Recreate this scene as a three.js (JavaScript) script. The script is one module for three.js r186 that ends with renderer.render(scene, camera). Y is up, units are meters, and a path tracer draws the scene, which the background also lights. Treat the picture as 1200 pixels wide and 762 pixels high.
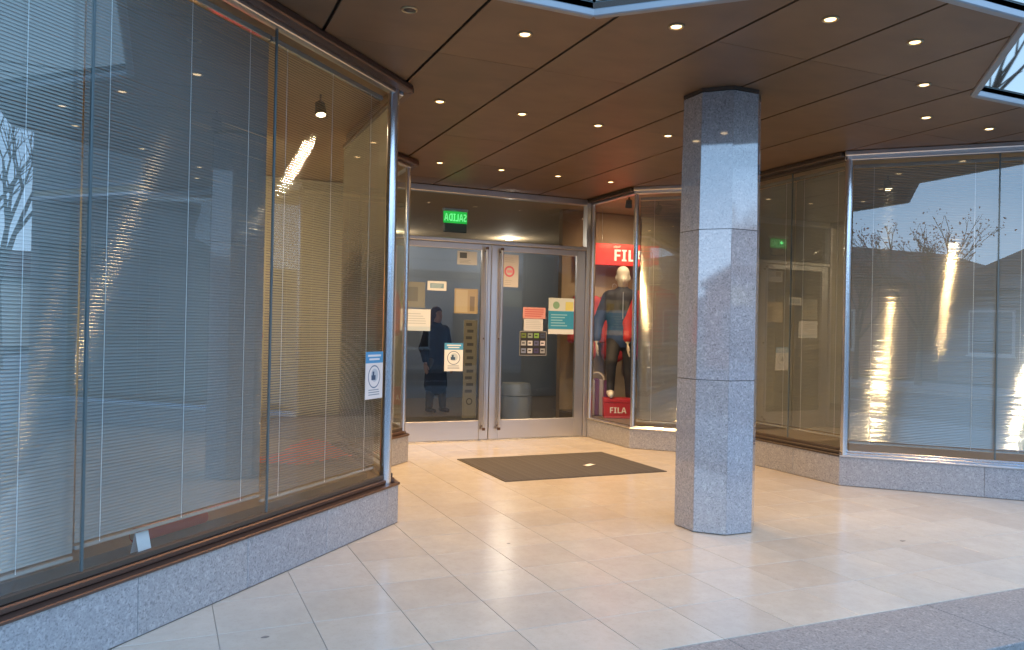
import * as THREE from 'three';
import { mergeGeometries, mergeVertices } from 'three/addons/utils/BufferGeometryUtils.js';
import { MarchingCubes } from 'three/addons/objects/MarchingCubes.js';
import { FontLoader } from 'three/addons/loaders/FontLoader.js';
import { TextGeometry } from 'three/addons/geometries/TextGeometry.js';

// ------------------------------------------------------------------ camera, sky, sun, exposure
const scene = new THREE.Scene();
const camera = new THREE.PerspectiveCamera(44.513, 1024 / 650, 0.05, 900);
camera.position.set(0, 1.3, 0);
{
  const r = new THREE.Vector3(0.91464491, 0.02110884, 0.40370671);
  const u = new THREE.Vector3(-0.02121123, 0.99976612, -0.00421879);
  const f = new THREE.Vector3(0.40370135, 0.00470442, -0.91487873);
  camera.quaternion.setFromRotationMatrix(new THREE.Matrix4().makeBasis(r, u, f.clone().negate()));
}
scene.add(camera);
const renderer = new THREE.WebGLRenderer({ antialias: true });
renderer.setSize(1024, 650);
renderer.toneMapping = THREE.LinearToneMapping;
renderer.toneMappingExposure = 1.0;
renderer.shadowMap.enabled = true;
{ // clear late-afternoon sky: deep blue overhead, paler near the horizon
  const w = 256, h = 128, d = new Float32Array(w * h * 4);
  for (let j = 0; j < h; j++) {
    const el = ((j + 0.5) / h) * Math.PI - Math.PI / 2, s = Math.max(0, Math.sin(el));
    const t = Math.pow(s, 0.55);
    const mixc = (a, b) => a + (b - a) * t;
    for (let i = 0; i < w; i++) {
      const k = (j * w + i) * 4;
      d[k] = mixc(2.15, 0.6); d[k + 1] = mixc(3.2, 1.25); d[k + 2] = mixc(4.4, 2.4); d[k + 3] = 1;
    }
  }
  const sky = new THREE.DataTexture(d, w, h, THREE.RGBAFormat, THREE.FloatType);
  sky.mapping = THREE.EquirectangularReflectionMapping;
  sky.magFilter = THREE.LinearFilter; sky.minFilter = THREE.LinearFilter; sky.needsUpdate = true;
  scene.background = sky; scene.environment = sky;
}
const sun = new THREE.DirectionalLight(new THREE.Color(1, 0.86, 0.7), 1.0);
sun.name = 'sun';
sun.position.set(-14, 20, -46); sun.target.position.set(3, 0, -4);
sun.castShadow = true; sun.shadow.radius = 20; sun.shadow.mapSize.set(2048, 2048);
Object.assign(sun.shadow.camera, { left: -40, right: 40, top: 40, bottom: -40, near: 1, far: 140 });
scene.add(sun, sun.target);

// ------------------------------------------------------------------ helpers
let seed = 20231;
const rnd = () => { seed |= 0; seed = (seed + 0x6d2b79f5) | 0; let t = Math.imul(seed ^ (seed >>> 15), 1 | seed); t = (t + Math.imul(t ^ (t >>> 7), 61 | t)) ^ t; return ((t ^ (t >>> 14)) >>> 0) / 4294967296; };
const taken = {};
const numbered = (n) => { const k = taken[n] = (taken[n] ?? -1) + 1; return k ? n + '_' + String(k).padStart(3, '0') : n; };
const lin = (r, g, b) => new THREE.Color().setRGB(r, g, b);
function thing(name, label, category, pos = [0, 0, 0], turn = 0, group) {
  const o = new THREE.Group(); o.name = numbered(name); o.position.set(...pos); o.rotation.y = turn;
  o.userData = { label, category }; if (group) o.userData.group = group; scene.add(o); return o;
}
function structure(name) { const o = new THREE.Group(); o.name = numbered(name); o.userData = { kind: 'structure' }; scene.add(o); return o; }
function put(name, geo, mat, parent, pos, rot) {
  const m = new THREE.Mesh(geo, mat); m.name = name; m.castShadow = m.receiveShadow = true;
  if (pos) m.position.set(...pos); if (rot) m.rotation.set(...rot); parent.add(m); return m;
}
const boxCache = new Map();
function cbox(w, h, d, c = 0.002, uo = 0, vo = 0) { // chamfered box, uv in metres
  const key = [w, h, d, c, uo, vo].map((v) => v.toFixed(4)).join();
  if (boxCache.has(key)) return boxCache.get(key);
  c = Math.min(c, w * 0.45, h * 0.45, d * 0.45);
  const e = [w / 2, h / 2, d / 2], P = [], U = [];
  const push = (pts) => {
    const a = pts.map((p) => new THREE.Vector3(...p));
    const n = new THREE.Vector3().subVectors(a[1], a[0]).cross(new THREE.Vector3().subVectors(a[2], a[0]));
    const mid = a.reduce((s, p) => s.add(p), new THREE.Vector3());
    if (n.dot(mid) < 0) { a.reverse(); n.negate(); }
    const ax = [Math.abs(n.x), Math.abs(n.y), Math.abs(n.z)], m = ax.indexOf(Math.max(...ax));
    const uv = (p) => (m === 0 ? [p.z + uo, p.y + vo] : m === 1 ? [p.x + uo, p.z + vo] : [p.x + uo, p.y + vo]);
    for (let i = 1; i < a.length - 1; i++) for (const p of [a[0], a[i], a[i + 1]]) { P.push(p.x, p.y, p.z); U.push(...uv(p)); }
  };
  for (let m = 0; m < 3; m++) {
    const q = (m + 1) % 3, r = (m + 2) % 3;
    for (const s of [-1, 1]) {
      push([[-1, -1], [1, -1], [1, 1], [-1, 1]].map(([a, b]) => { const p = [0, 0, 0]; p[m] = s * e[m]; p[q] = a * (e[q] - c); p[r] = b * (e[r] - c); return p; }));
    }
    for (const a of [-1, 1]) for (const b of [-1, 1]) {
      const pts = [[-1, 0], [1, 0], [1, 1], [-1, 1]].map(([t, k]) => { const p = [0, 0, 0]; p[m] = t * (e[m] - c); p[q] = a * (k ? e[q] : e[q] - c); p[r] = b * (k ? e[r] - c : e[r]); return p; });
      push(pts);
    }
  }
  for (const x of [-1, 1]) for (const y of [-1, 1]) for (const z of [-1, 1])
    push([[x * e[0], y * (e[1] - c), z * (e[2] - c)], [x * (e[0] - c), y * e[1], z * (e[2] - c)], [x * (e[0] - c), y * (e[1] - c), z * e[2]]]);
  const g = new THREE.BufferGeometry();
  g.setAttribute('position', new THREE.Float32BufferAttribute(P, 3));
  g.setAttribute('uv', new THREE.Float32BufferAttribute(U, 2));
  g.computeVertexNormals();
  boxCache.set(key, g); return g;
}
const span = (name, x0, x1, y0, y1, z0, z1, mat, parent, c = 0.002, uo = 0, vo = 0) =>
  put(name, cbox(x1 - x0, y1 - y0, z1 - z0, c, uo, vo), mat, parent, [(x0 + x1) / 2, (y0 + y1) / 2, (z0 + z1) / 2]);
function slabPoly(pts, y0, y1) { // horizontal polygon [x,z] extruded from y0 up to y1
  const s = new THREE.Shape(pts.map(([x, z]) => new THREE.Vector2(x, z)));
  const g = new THREE.ExtrudeGeometry(s, { depth: y1 - y0, bevelEnabled: false });
  g.rotateX(Math.PI / 2); g.translate(0, y1, 0); return g;
}
// periodic value noise
function noiseGrid(n) { const a = new Float32Array(n * n); for (let i = 0; i < a.length; i++) a[i] = rnd(); return (u, v) => { const x = u * n, y = v * n, i = Math.floor(x), j = Math.floor(y), f = x - i, g = y - j, s = f * f * (3 - 2 * f), t = g * g * (3 - 2 * g), A = (p, q) => a[((q % n + n) % n) * n + ((p % n + n) % n)]; return (A(i, j) * (1 - s) + A(i + 1, j) * s) * (1 - t) + (A(i, j + 1) * (1 - s) + A(i + 1, j + 1) * s) * t; }; }
function tex(size, metres, fn, srgb = true) { // fn(u,v) -> [r,g,b] linear when srgb, else raw
  const d = new Uint8Array(size * size * 4), enc = (c) => (c <= 0.0031308 ? 12.92 * c : 1.055 * Math.pow(c, 1 / 2.4) - 0.055);
  for (let j = 0; j < size; j++) for (let i = 0; i < size; i++) {
    const c = fn(i / size, j / size), k = (j * size + i) * 4;
    for (let m = 0; m < 3; m++) d[k + m] = Math.max(0, Math.min(255, Math.round(255 * (srgb ? enc(Math.max(0, c[m])) : c[m]))));
    d[k + 3] = 255;
  }
  const t = new THREE.DataTexture(d, size, size); t.wrapS = t.wrapT = THREE.RepeatWrapping; t.magFilter = THREE.LinearFilter; t.minFilter = THREE.LinearMipmapLinearFilter; t.generateMipmaps = true;
  if (srgb) t.colorSpace = THREE.SRGBColorSpace; t.repeat.set(1 / metres, 1 / metres); t.needsUpdate = true; return t;
}
const std = (o) => new THREE.MeshStandardMaterial(o), phys = (o) => new THREE.MeshPhysicalMaterial(o);

// ------------------------------------------------------------------ materials
const nA = noiseGrid(8), nB = noiseGrid(24), nC = noiseGrid(64), nD = noiseGrid(110), nE = noiseGrid(200), nF = noiseGrid(256);
const mixN = (a, b, t) => a.map((v, i) => v + (b[i] - v) * t);
const sstep = (a, b, x) => { const t = Math.max(0, Math.min(1, (x - a) / (b - a))); return t * t * (3 - 2 * t); };
const graniteTex = tex(512, 0.72, (u, v) => {
  let c = mixN([0.3, 0.305, 0.31], [0.43, 0.43, 0.435], nD(u, v));
  c = mixN(c, [0.55, 0.55, 0.55], sstep(0.62, 0.9, nC(u + 0.3, v)) * 0.6);
  c = mixN(c, [0.14, 0.14, 0.15], sstep(0.64, 0.9, nD(u, v + 0.4)) * 0.65);
  c = mixN(c, [0.2, 0.2, 0.21], sstep(0.55, 0.95, nF(u, v)) * 0.5);
  return mixN(c, [0.3, 0.3, 0.315], nB(u, v) * 0.3);
});
const granitePolished = phys({ map: graniteTex, roughness: 0.3, ior: 1.55, clearcoat: 0.35, clearcoatRoughness: 0.06 });
const graniteColumn = phys({ map: graniteTex, roughness: 0.05, ior: 2.1 });
const graniteFlamed = std({ map: graniteTex, color: lin(0.74, 0.7, 0.64), roughness: 0.75 });
const graniteTints = [lin(1, 1, 1), lin(0.93, 0.93, 0.94), lin(1.0, 0.98, 0.96)].map((c) => { const m = granitePolished.clone(); m.color = c; return m; });
const floorTex = tex(512, 0.8, (u, v) => {
  let c = mixN([0.56, 0.52, 0.455], [0.64, 0.6, 0.535], 0.6 * nA(u, v) + 0.4 * nB(u, v));
  c = mixN(c, [0.48, 0.43, 0.36], sstep(0.55, 0.9, nC(u, v)) * 0.16);
  return mixN(c, [0.42, 0.37, 0.31], sstep(0.7, 0.95, nF(u, v)) * 0.2);
});
const floorRough = tex(256, 1.1, (u, v) => { const r = 195 + 58 * (0.5 * nA(u, v) + 0.3 * nB(u, v) + 0.2 * nC(u, v)); return [r / 255, r / 255, r / 255]; }, false);
const floorMats = [lin(0.88, 0.86, 0.8), lin(0.85, 0.83, 0.77), lin(0.865, 0.85, 0.8), lin(0.82, 0.79, 0.73), lin(0.88, 0.85, 0.78)].map((c) => phys({ map: floorTex, roughnessMap: floorRough, color: c, roughness: 0.26, ior: 1.53 }));
const grout = std({ color: lin(0.33, 0.3, 0.255), roughness: 0.9 });
const ceilTex = tex(256, 1.3, (u, v) => { const k = 0.85 + 0.18 * nA(u, v) + 0.12 * nB(u * 0.5, v); return [0.18 * k, 0.11 * k, 0.062 * k]; });
const ceilMats = [lin(1, 1, 1), lin(0.9, 0.9, 0.9), lin(1.05, 1.0, 0.96)].map((c) => phys({ map: ceilTex, color: c, roughness: 0.45, metalness: 0.15 }));
const darkBronze = std({ color: lin(0.08, 0.06, 0.045), roughness: 0.5, metalness: 0.3 });
const bronze = std({ color: lin(0.13, 0.08, 0.06), roughness: 0.35, metalness: 0.6 });
const alu = phys({ color: lin(0.66, 0.66, 0.67), roughness: 0.3, metalness: 1 });
const aluBrushed = phys({ color: lin(0.66, 0.645, 0.635), roughness: 0.31, metalness: 0.95 });
const aluPost = phys({ color: lin(0.74, 0.75, 0.77), roughness: 0.22, metalness: 1 });
const seal = std({ color: lin(0.09, 0.12, 0.12), roughness: 0.5 });
const glassTint = phys({ color: lin(0.85, 0.9, 0.89), roughness: 0, metalness: 0, transmission: 1, thickness: 0, ior: 2.1 });
const glassClear = phys({ color: lin(0.95, 0.97, 0.96), roughness: 0, metalness: 0, transmission: 1, thickness: 0, ior: 1.6 });
const glassDoor = phys({ color: lin(0.8, 0.83, 0.82), roughness: 0, metalness: 0, transmission: 1, thickness: 0, ior: 1.62 });
const facadeGlass = phys({ color: lin(0.34, 0.33, 0.3), roughness: 0.02, metalness: 1 });
const slatSilver = phys({ color: lin(0.42, 0.42, 0.4), roughness: 0.09, metalness: 0.5 });
const cordMat = std({ color: lin(0.7, 0.7, 0.68), roughness: 0.8 });
const warm = lin(1, 0.6, 0.27);

// ------------------------------------------------------------------ plan of the shopfront, left to right
const F = [[-1.78, -1.88], [1.46, -5.12], [1.46, -6.66], [2.2, -7.4], [2.2, -8.55], [4.78, -8.55], [4.78, -7.54], [5.41, -6.91], [5.41, -5.158], [8.4, -2.168]];
const E = [F[0], [-0.14, -3.52], [1.97, -3.52], [2.9, -2.59], [3.93, -2.59], [4.84, -3.54], [8.4, -3.54]];
const CEIL = 2.9, BACK = -14;
const interior = [...F, [8.4, BACK], [-1.78, BACK]];
const inside = (x, z) => { let c = false; for (let i = 0, j = interior.length - 1; i < interior.length; j = i++) { const [xi, zi] = interior[i], [xj, zj] = interior[j]; if (zi > z !== zj > z && x < ((xj - xi) * (z - zi)) / (zj - zi) + xi) c = !c; } return c; };

// ------------------------------------------------------------------ ground, road, pavements
const asphaltTex = tex(256, 1.5, (u, v) => { const k = 0.045 + 0.03 * nF(u, v) + 0.015 * nB(u, v); return [k, k, k * 1.03]; });
const paveTex = tex(256, 1.2, (u, v) => { const k = 0.24 + 0.08 * nC(u, v) + 0.06 * nB(u, v) - 0.05 * sstep(0.6, 0.9, nF(u, v)); return [k, k * 0.98, k * 0.95]; });
const asphalt = std({ map: asphaltTex, roughness: 0.9 }), paving = std({ map: paveTex, roughness: 0.85 });
function sheet(name, x0, x1, z0, z1, y, mat) {
  const g = new THREE.PlaneGeometry(x1 - x0, z1 - z0); g.rotateX(-Math.PI / 2);
  const p = g.attributes.position, uv = g.attributes.uv; for (let i = 0; i < p.count; i++) uv.setXY(i, p.getX(i), p.getZ(i));
  const m = put(name, g, mat, scene, [(x0 + x1) / 2, y, (z0 + z1) / 2]); m.userData = { kind: 'structure' }; return m;
}
sheet('ground', -400, 400, -400, 400, -0.36, std({ color: lin(0.1, 0.11, 0.06), roughness: 1 }));
sheet('road', -150, 150, 1.6, 9.2, -0.3, asphalt);
{
  const p = structure('pavement'); span('paving_bed', -60, 80, -0.35, -0.15, -2.6, 1.45, paving, p, 0.003);
  for (let x = -12; x < 24; x += 1) span('kerb_stone', x + 0.004, x + 0.996, -0.34, -0.14, 1.455, 1.6, graniteFlamed, p, 0.012);
  const q = structure('far_pavement'); span('paving_bed', -80, 100, -0.35, -0.16, 9.2, 12.2, paving, q, 0.01);
}
{ // painted dashes along the middle of the road
  const p = structure('road_marking'); const white = std({ color: lin(0.7, 0.7, 0.68), roughness: 0.8 });
  for (let x = -30; x < 50; x += 6) span('dash', x, x + 2.5, -0.3, -0.294, 5.3, 5.42, white, p, 0.001);
}

// ------------------------------------------------------------------ entrance floor: cream tiles of 0.4 m, granite edge and step
{
  const p = structure('entrance_floor');
  put('tile_bed', slabPoly([[-1.5, -2.5], [8.4, -2.5], [8.4, -8.75], [-1.5, -8.75]], -0.14, -0.0035), grout, p);
  const PX = 0.3955, PZ = 0.4, geos = [];
  for (let i = 0; i < 6; i++) geos.push(cbox(PX - 0.0028, 0.02, PZ - 0.0028, 0.001, i * 0.173, i * 0.291));
  for (let j = 0; j < 15; j++) for (let i = -5; i < 20; i++) {
    const x = 0.24 + (i + 0.5) * PX, z = -2.72 - (j + 0.5) * PZ;
    const c = [[-1, -1], [1, -1], [1, 1], [-1, 1]].some(([a, b]) => !inside(x + a * PX / 2, z + b * PZ / 2));
    if (!c || x < -1.2 || x > 8 || z < -8.8) continue;
    if (x - 0.24 < 0 && z < -8.4) continue;
    put('floor_tile', geos[Math.floor(rnd() * 6)], floorMats[Math.floor(rnd() * 5)], p, [x, -0.01 + (rnd() - 0.5) * 0.0006, z]);
  }
  const gum = std({ color: lin(0.2, 0.18, 0.16), roughness: 0.8 });
  for (const [x, z, r] of [[0.42, -3.42, 0.01], [4.35, -3.62, 0.014], [1.95, -4.4, 0.007]]) {
    const pts = Array.from({ length: 9 }, (_, i) => { const a = (i / 9) * Math.PI * 2, q = r * (0.75 + 0.5 * rnd()); return [x + q * Math.cos(a) * 1.5, z + q * Math.sin(a)]; });
    put('gum_spot', slabPoly(pts, 0.0006, 0.0016), gum, p);
  }
  const k = structure('entrance_step');
  for (let i = -4; i < 5; i++) { const x0 = 3.43 + i * 1.2; span('step_slab', x0 + 0.002, x0 + 1.198, -0.15, 0, -2.717, -2.23, graniteFlamed, k, 0.004, i * 0.37, i * 0.21); }
}

// ------------------------------------------------------------------ soffit of bronze panels
const fz = (x) => { for (let i = 0; i < E.length - 1; i++) if (x >= E[i][0] && x <= E[i + 1][0]) return E[i][1] + ((x - E[i][0]) / (E[i + 1][0] - E[i][0])) * (E[i + 1][1] - E[i][1]); return 0; };
const bz = (x) => { for (let i = 0; i < F.length - 1; i++) if (F[i + 1][0] > F[i][0] && x >= F[i][0] && x <= F[i + 1][0]) return F[i][1] + ((x - F[i][0]) / (F[i + 1][0] - F[i][0])) * (F[i + 1][1] - F[i][1]); return 0; };
{
  const p = structure('soffit');
  const cut = (poly, s, keepBelow) => { const out = []; for (let i = 0; i < poly.length; i++) { const a = poly[i], b = poly[(i + 1) % poly.length], ia = keepBelow ? a[1] <= s : a[1] >= s, ib = keepBelow ? b[1] <= s : b[1] >= s; if (ia) out.push(a); if (ia !== ib) { const t = (s - a[1]) / (b[1] - a[1]); out.push([a[0] + t * (b[0] - a[0]), s]); } } return out; };
  const brk = [...F, ...E].map((q) => q[0]);
  for (let k = -3; k < 9; k++) {
    const x0 = Math.max(-0.13, 1.43 + 0.66 * k + 0.0095), x1 = Math.min(7.04, 1.43 + 0.66 * (k + 1) - 0.0095);
    if (x1 - x0 < 0.05) continue;
    const xs = [x0, ...brk.filter((b) => b > x0 + 0.004 && b < x1 - 0.004).flatMap((b) => [b - 0.001, b + 0.001]).sort((a, b) => a - b), x1];
    const poly = [...xs.map((x) => [x, fz(x) - 0.03]), ...xs.slice().reverse().map((x) => [x, bz(x) + 0.005])];
    const first = k >= 2 && k <= 4 ? -3.54 : -4.42, seams = [0, first, first - 1.86, first - 3.72, -12];
    for (let s = 0; s < seams.length - 1; s++) {
      let q = cut(cut(poly, seams[s] - 0.0015, true), seams[s + 1] + 0.0015, false);
      q = q.filter((a, i) => { const b = q[(i + 1) % q.length]; return Math.hypot(a[0] - b[0], a[1] - b[1]) > 1e-5; });
      if (q.length < 3) continue;
      let A = 0; q.forEach((a, i) => { const b = q[(i + 1) % q.length]; A += a[0] * b[1] - b[0] * a[1]; }); if (Math.abs(A) < 0.01) continue;
      put('ceiling_panel', slabPoly(q, CEIL, CEIL + 0.012), ceilMats[Math.floor(rnd() * 3)], p, [0, rnd() * 0.0015, 0]);
    }
  }
  const outline = [[-0.14, -3.52], ...E.slice(2, 6), [7.03, -3.54], F[8], F[7], F[6], F[5], F[4], F[3], F[2], F[1]];
  put('soffit_backing', slabPoly(outline, CEIL + 0.03, CEIL + 0.06), darkBronze, p);
}

// ------------------------------------------------------------------ the building above
{
  const b = thing('shop_building', 'upper storey of mirrored blue glass panels above the brown soffit', 'building');
  const foot = [...E.map(([x, z]) => [x, z - 0.08]), [8.4, BACK], [-1.78, BACK]];
  put('floor_slab', slabPoly(foot, 3.0, 3.2), darkBronze, b);
  put('roof', slabPoly(foot, 7.4, 7.7), std({ color: lin(0.2, 0.2, 0.2), roughness: 0.9 }), b);
  const wallM = std({ color: lin(0.42, 0.4, 0.37), roughness: 0.85 }), trimM = std({ color: lin(0.32, 0.33, 0.34), roughness: 0.5, metalness: 0.6 });
  put('bay_roof', slabPoly([[7.03, -3.54], [8.4, -3.54], F[9]], 2.99, 3.05), trimM, b);
  span('rear_wall', -1.78, 8.4, -0.3, 7.4, BACK - 0.3, BACK, wallM, b);
  span('side_wall', -2.1, -1.78, -0.3, 7.4, BACK - 0.3, -1.8, wallM, b);
  span('side_wall', 8.4, 8.75, -0.3, 7.4, BACK - 0.3, -2.15, wallM, b);
  for (let i = 0; i < E.length - 1; i++) {
    const [x0, z0] = E[i], [x1, z1] = E[i + 1], L = Math.hypot(x1 - x0, z1 - z0), th = Math.atan2(-(z1 - z0), x1 - x0);
    const seg = new THREE.Group(); seg.name = 'facade_bay'; seg.position.set(x0, 0, z0); seg.rotation.y = th; b.add(seg);
    span('edge_trim', 0, L, 2.885, 2.925, -0.03, 0.015, trimM, seg, 0.006);
    span('shadow_gap', 0.002, L - 0.002, 2.926, 2.965, -0.03, 0.0, seal, seg, 0.003);
    const n = Math.max(1, Math.round(L / 1.15));
    for (let c = 0; c < n; c++) for (const [y0, y1] of [[2.968, 4.4], [4.42, 5.8], [5.82, 7.38]])
      span('facade_pane', (c * L) / n + 0.006, ((c + 1) * L) / n - 0.006, y0, y1, -0.03, 0, facadeGlass, seg, 0.003);
  }
}

// ------------------------------------------------------------------ octagonal granite column
{
  const c = thing('granite_column', 'octagonal polished grey granite column standing in front of the doors', 'column', [3.447, 0, -4.357]);
  const ap = 0.25, side = 2 * ap * Math.tan(Math.PI / 8);
  const oct = (r) => Array.from({ length: 8 }, (_, i) => { const a = Math.PI / 8 + (i * Math.PI) / 4; return [(r / Math.cos(Math.PI / 8)) * Math.cos(a), (r / Math.cos(Math.PI / 8)) * Math.sin(a)]; });
  put('core', slabPoly(oct(ap - 0.022), 0, 2.9), seal, c);
  const tints = [lin(0.96, 0.97, 1), lin(0.9, 0.91, 0.94), lin(1, 1, 1)].map((q) => { const m = graniteColumn.clone(); m.color = q; return m; });
  [[0.006, 0.992], [0.996, 1.972], [1.976, 2.872]].forEach(([y0, y1], r) => {
    for (let f = 0; f < 8; f++) {
      const a = (f * Math.PI) / 4;
      const s = new THREE.Shape(); const h = side / 2 - 0.0008, hb = h - 0.02 * Math.tan(Math.PI / 8);
      s.moveTo(-hb, 0); s.lineTo(hb, 0); s.lineTo(h, 0.02); s.lineTo(h - 0.001, 0.0205); s.lineTo(-h + 0.001, 0.0205); s.lineTo(-h, 0.02); s.closePath();
      const g = new THREE.ExtrudeGeometry(s, { depth: y1 - y0, bevelEnabled: false }); g.rotateX(-Math.PI / 2); g.scale(1, 1, -1);
      const ix = g.index; if (!ix) { const P = g.attributes.position.array, U = g.attributes.uv.array; for (let i = 0; i < P.length / 3; i += 3) { for (let k = 0; k < 3; k++) { const t = P[(i + 1) * 3 + k]; P[(i + 1) * 3 + k] = P[(i + 2) * 3 + k]; P[(i + 2) * 3 + k] = t; } for (let k = 0; k < 2; k++) { const t = U[(i + 1) * 2 + k]; U[(i + 1) * 2 + k] = U[(i + 2) * 2 + k]; U[(i + 2) * 2 + k] = t; } } g.computeVertexNormals(); }
      const Pq = g.attributes.position, Uq = g.attributes.uv; for (let i = 0; i < Pq.count; i++) Uq.setXY(i, Pq.getX(i) + f * 0.31 + r * 0.17, Pq.getY(i) + r * 0.43 + f * 0.13);
      put('granite_slab', g, tints[(f * 5 + r) % 3], c, [Math.sin(a) * (ap - 0.0205), y0, Math.cos(a) * (ap - 0.0205)], [r === 2 ? -0.012 : 0, a, 0]).rotation.order = 'YXZ';
    }
  });
  put('collar', slabPoly(oct(ap - 0.006), 2.877, 2.898), darkBronze, c);
}

// ------------------------------------------------------------------ shopfront bays
function bayFrame(i, j = i + 1) { const [x0, z0] = F[i], [x1, z1] = F[j]; return { x: x0, z: z0, L: Math.hypot(x1 - x0, z1 - z0), th: Math.atan2(-(z1 - z0), x1 - x0) }; }
const panesOut = {};
function bay(key, i, label, o) {
  const f = bayFrame(i), t = thing('display_window', label, 'shop window', [f.x, 0, f.z], f.th);
  const B = o.base ?? 0.25, cuts = o.cuts, gz = o.gz ?? -0.05;
  // plinth
  const sl = o.slab ?? 0.67; let s0 = o.slab0 ?? 0; const edges = [0]; for (let x = s0; x < f.L - 0.05; x += sl) if (x > 0.05) edges.push(x); edges.push(f.L);
  for (let k = 0; k < edges.length - 1; k++) span('plinth_slab', edges[k] + 0.0008, edges[k + 1] - 0.0008, 0.003, B, -0.03, 0, graniteTints[(k * 2 + i) % 3], t, 0.002, k * 0.37 + i, k * 0.23);
  span('plinth_core', 0.02, f.L - 0.02, 0.002, B - 0.001, -0.25, -0.031, grout, t, 0.001);
  const sillM = o.sill ?? bronze, frm = o.frame ?? alu;
  span('sill', 0, f.L, B + 0.0005, B + 0.016, -0.2, 0.012, sillM, t, 0.004);
  const gb = o.gb ?? 0.34;
  span('bottom_rail', 0, f.L, B + 0.0165, B + 0.0165 + (gb - B - 0.0165) * 0.5, gz - 0.03, gz + 0.024, o.rail ?? sillM, t, 0.006);
  span('glazing_bead', 0, f.L, B + 0.017 + (gb - B - 0.0165) * 0.5, gb, gz - 0.02, gz + 0.01, o.rail ?? darkBronze, t, 0.004);
  span('top_rail', 0, f.L, 2.83, 2.895, gz - 0.03, gz + 0.03, frm, t, 0.005);
  span('head_trim', 0, f.L, 2.855, 2.9, gz + 0.032, 0.05, o.head ?? bronze, t, 0.008);
  const list = [];
  for (let k = 0; k < cuts.length - 1; k++) {
    put('pane', cbox(cuts[k + 1] - cuts[k] - 0.012, 2.83 - (o.gb ?? 0.34), 0.0001, 0), o.glass ?? glassTint, t, [(cuts[k] + cuts[k + 1]) / 2, (2.83 + (o.gb ?? 0.34)) / 2, gz]).geometry = new THREE.PlaneGeometry(cuts[k + 1] - cuts[k] - 0.008, 2.83 - (o.gb ?? 0.34));
    list.push([cuts[k], cuts[k + 1]]);
    if (k) span('mullion', cuts[k] - (o.mw ?? 0.006), cuts[k] + (o.mw ?? 0.006), o.gb ?? 0.34, 2.83, gz - 0.01, gz + 0.003, o.mull ?? seal, t, 0.002);
  }
  for (const [x, w, m] of o.posts ?? []) {
    const g = new THREE.CylinderGeometry(w / 2, w / 2, 2.86 - B - 0.017, 28); put('corner_post', g, m ?? aluPost, t, [x, (2.86 + B + 0.017) / 2, gz]);
  }
  panesOut[key] = { f, list, gz };
  return t;
}
const c2 = (x) => (x - F[0][0]) * Math.SQRT2; // world x -> distance along the left bay
bay('left', 0, 'long angled shop window with grey blinds behind its three panes on a granite plinth', { cuts: [0.02, c2(-1.0), c2(-0.22), c2(0.56), c2(1.36)], slab: 0.67, slab0: c2(0.41) % 0.67, gb: 0.325, posts: [[c2(1.41), 0.075]], gz: -0.06, head: bronze });
bay('leftReturn', 1, 'narrow return window running from the bright corner post towards the doors', { cuts: [0.06, 0.77, 1.5], gb: 0.33 });
bay('leftSplay', 2, 'short splayed window left of the glass doors', { cuts: [0.02, 1.0], gb: 0.33, posts: [[0.02, 0.05], [1.02, 0.05]] });
bay('leftJamb', 3, 'window beside the left door with silver jamb', { cuts: [0.04, 1.1], gb: 0.33 });
bay('mannequin', 5, 'clear window with mannequin and red sign right of the doors', { cuts: [0.05, 0.98], glass: glassClear, base: 0.213, gb: 0.235, rail: alu, sill: graniteFlamed, posts: [[0.04, 0.07, aluBrushed]], slab: 1.2, gz: -0.035, head: darkBronze });
bay('rightSplay', 6, 'narrow splayed window with blind between mannequin window and column', { cuts: [0.05, 0.86], base: 0.213, gb: 0.245, rail: aluPost, sill: alu, posts: [[0.02, 0.055]], slab: 1.2, head: alu });
bay('rightReturn', 7, 'dark return window with blinds behind the column', { cuts: [0.03, 0.45, 1.07, 1.72], gb: 0.325, sill: darkBronze, slab: 1.2, head: darkBronze, frame: darkBronze });
bay('right', 8, 'large angled window reflecting the sky with golden glints on its blind', { cuts: [0.07, 1.18, 2.3, 3.4, 4.2], gb: 0.305, rail: aluPost, sill: alu, posts: [[0.035, 0.065]], slab: 1.1, head: alu, mw: 0.006 });

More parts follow.
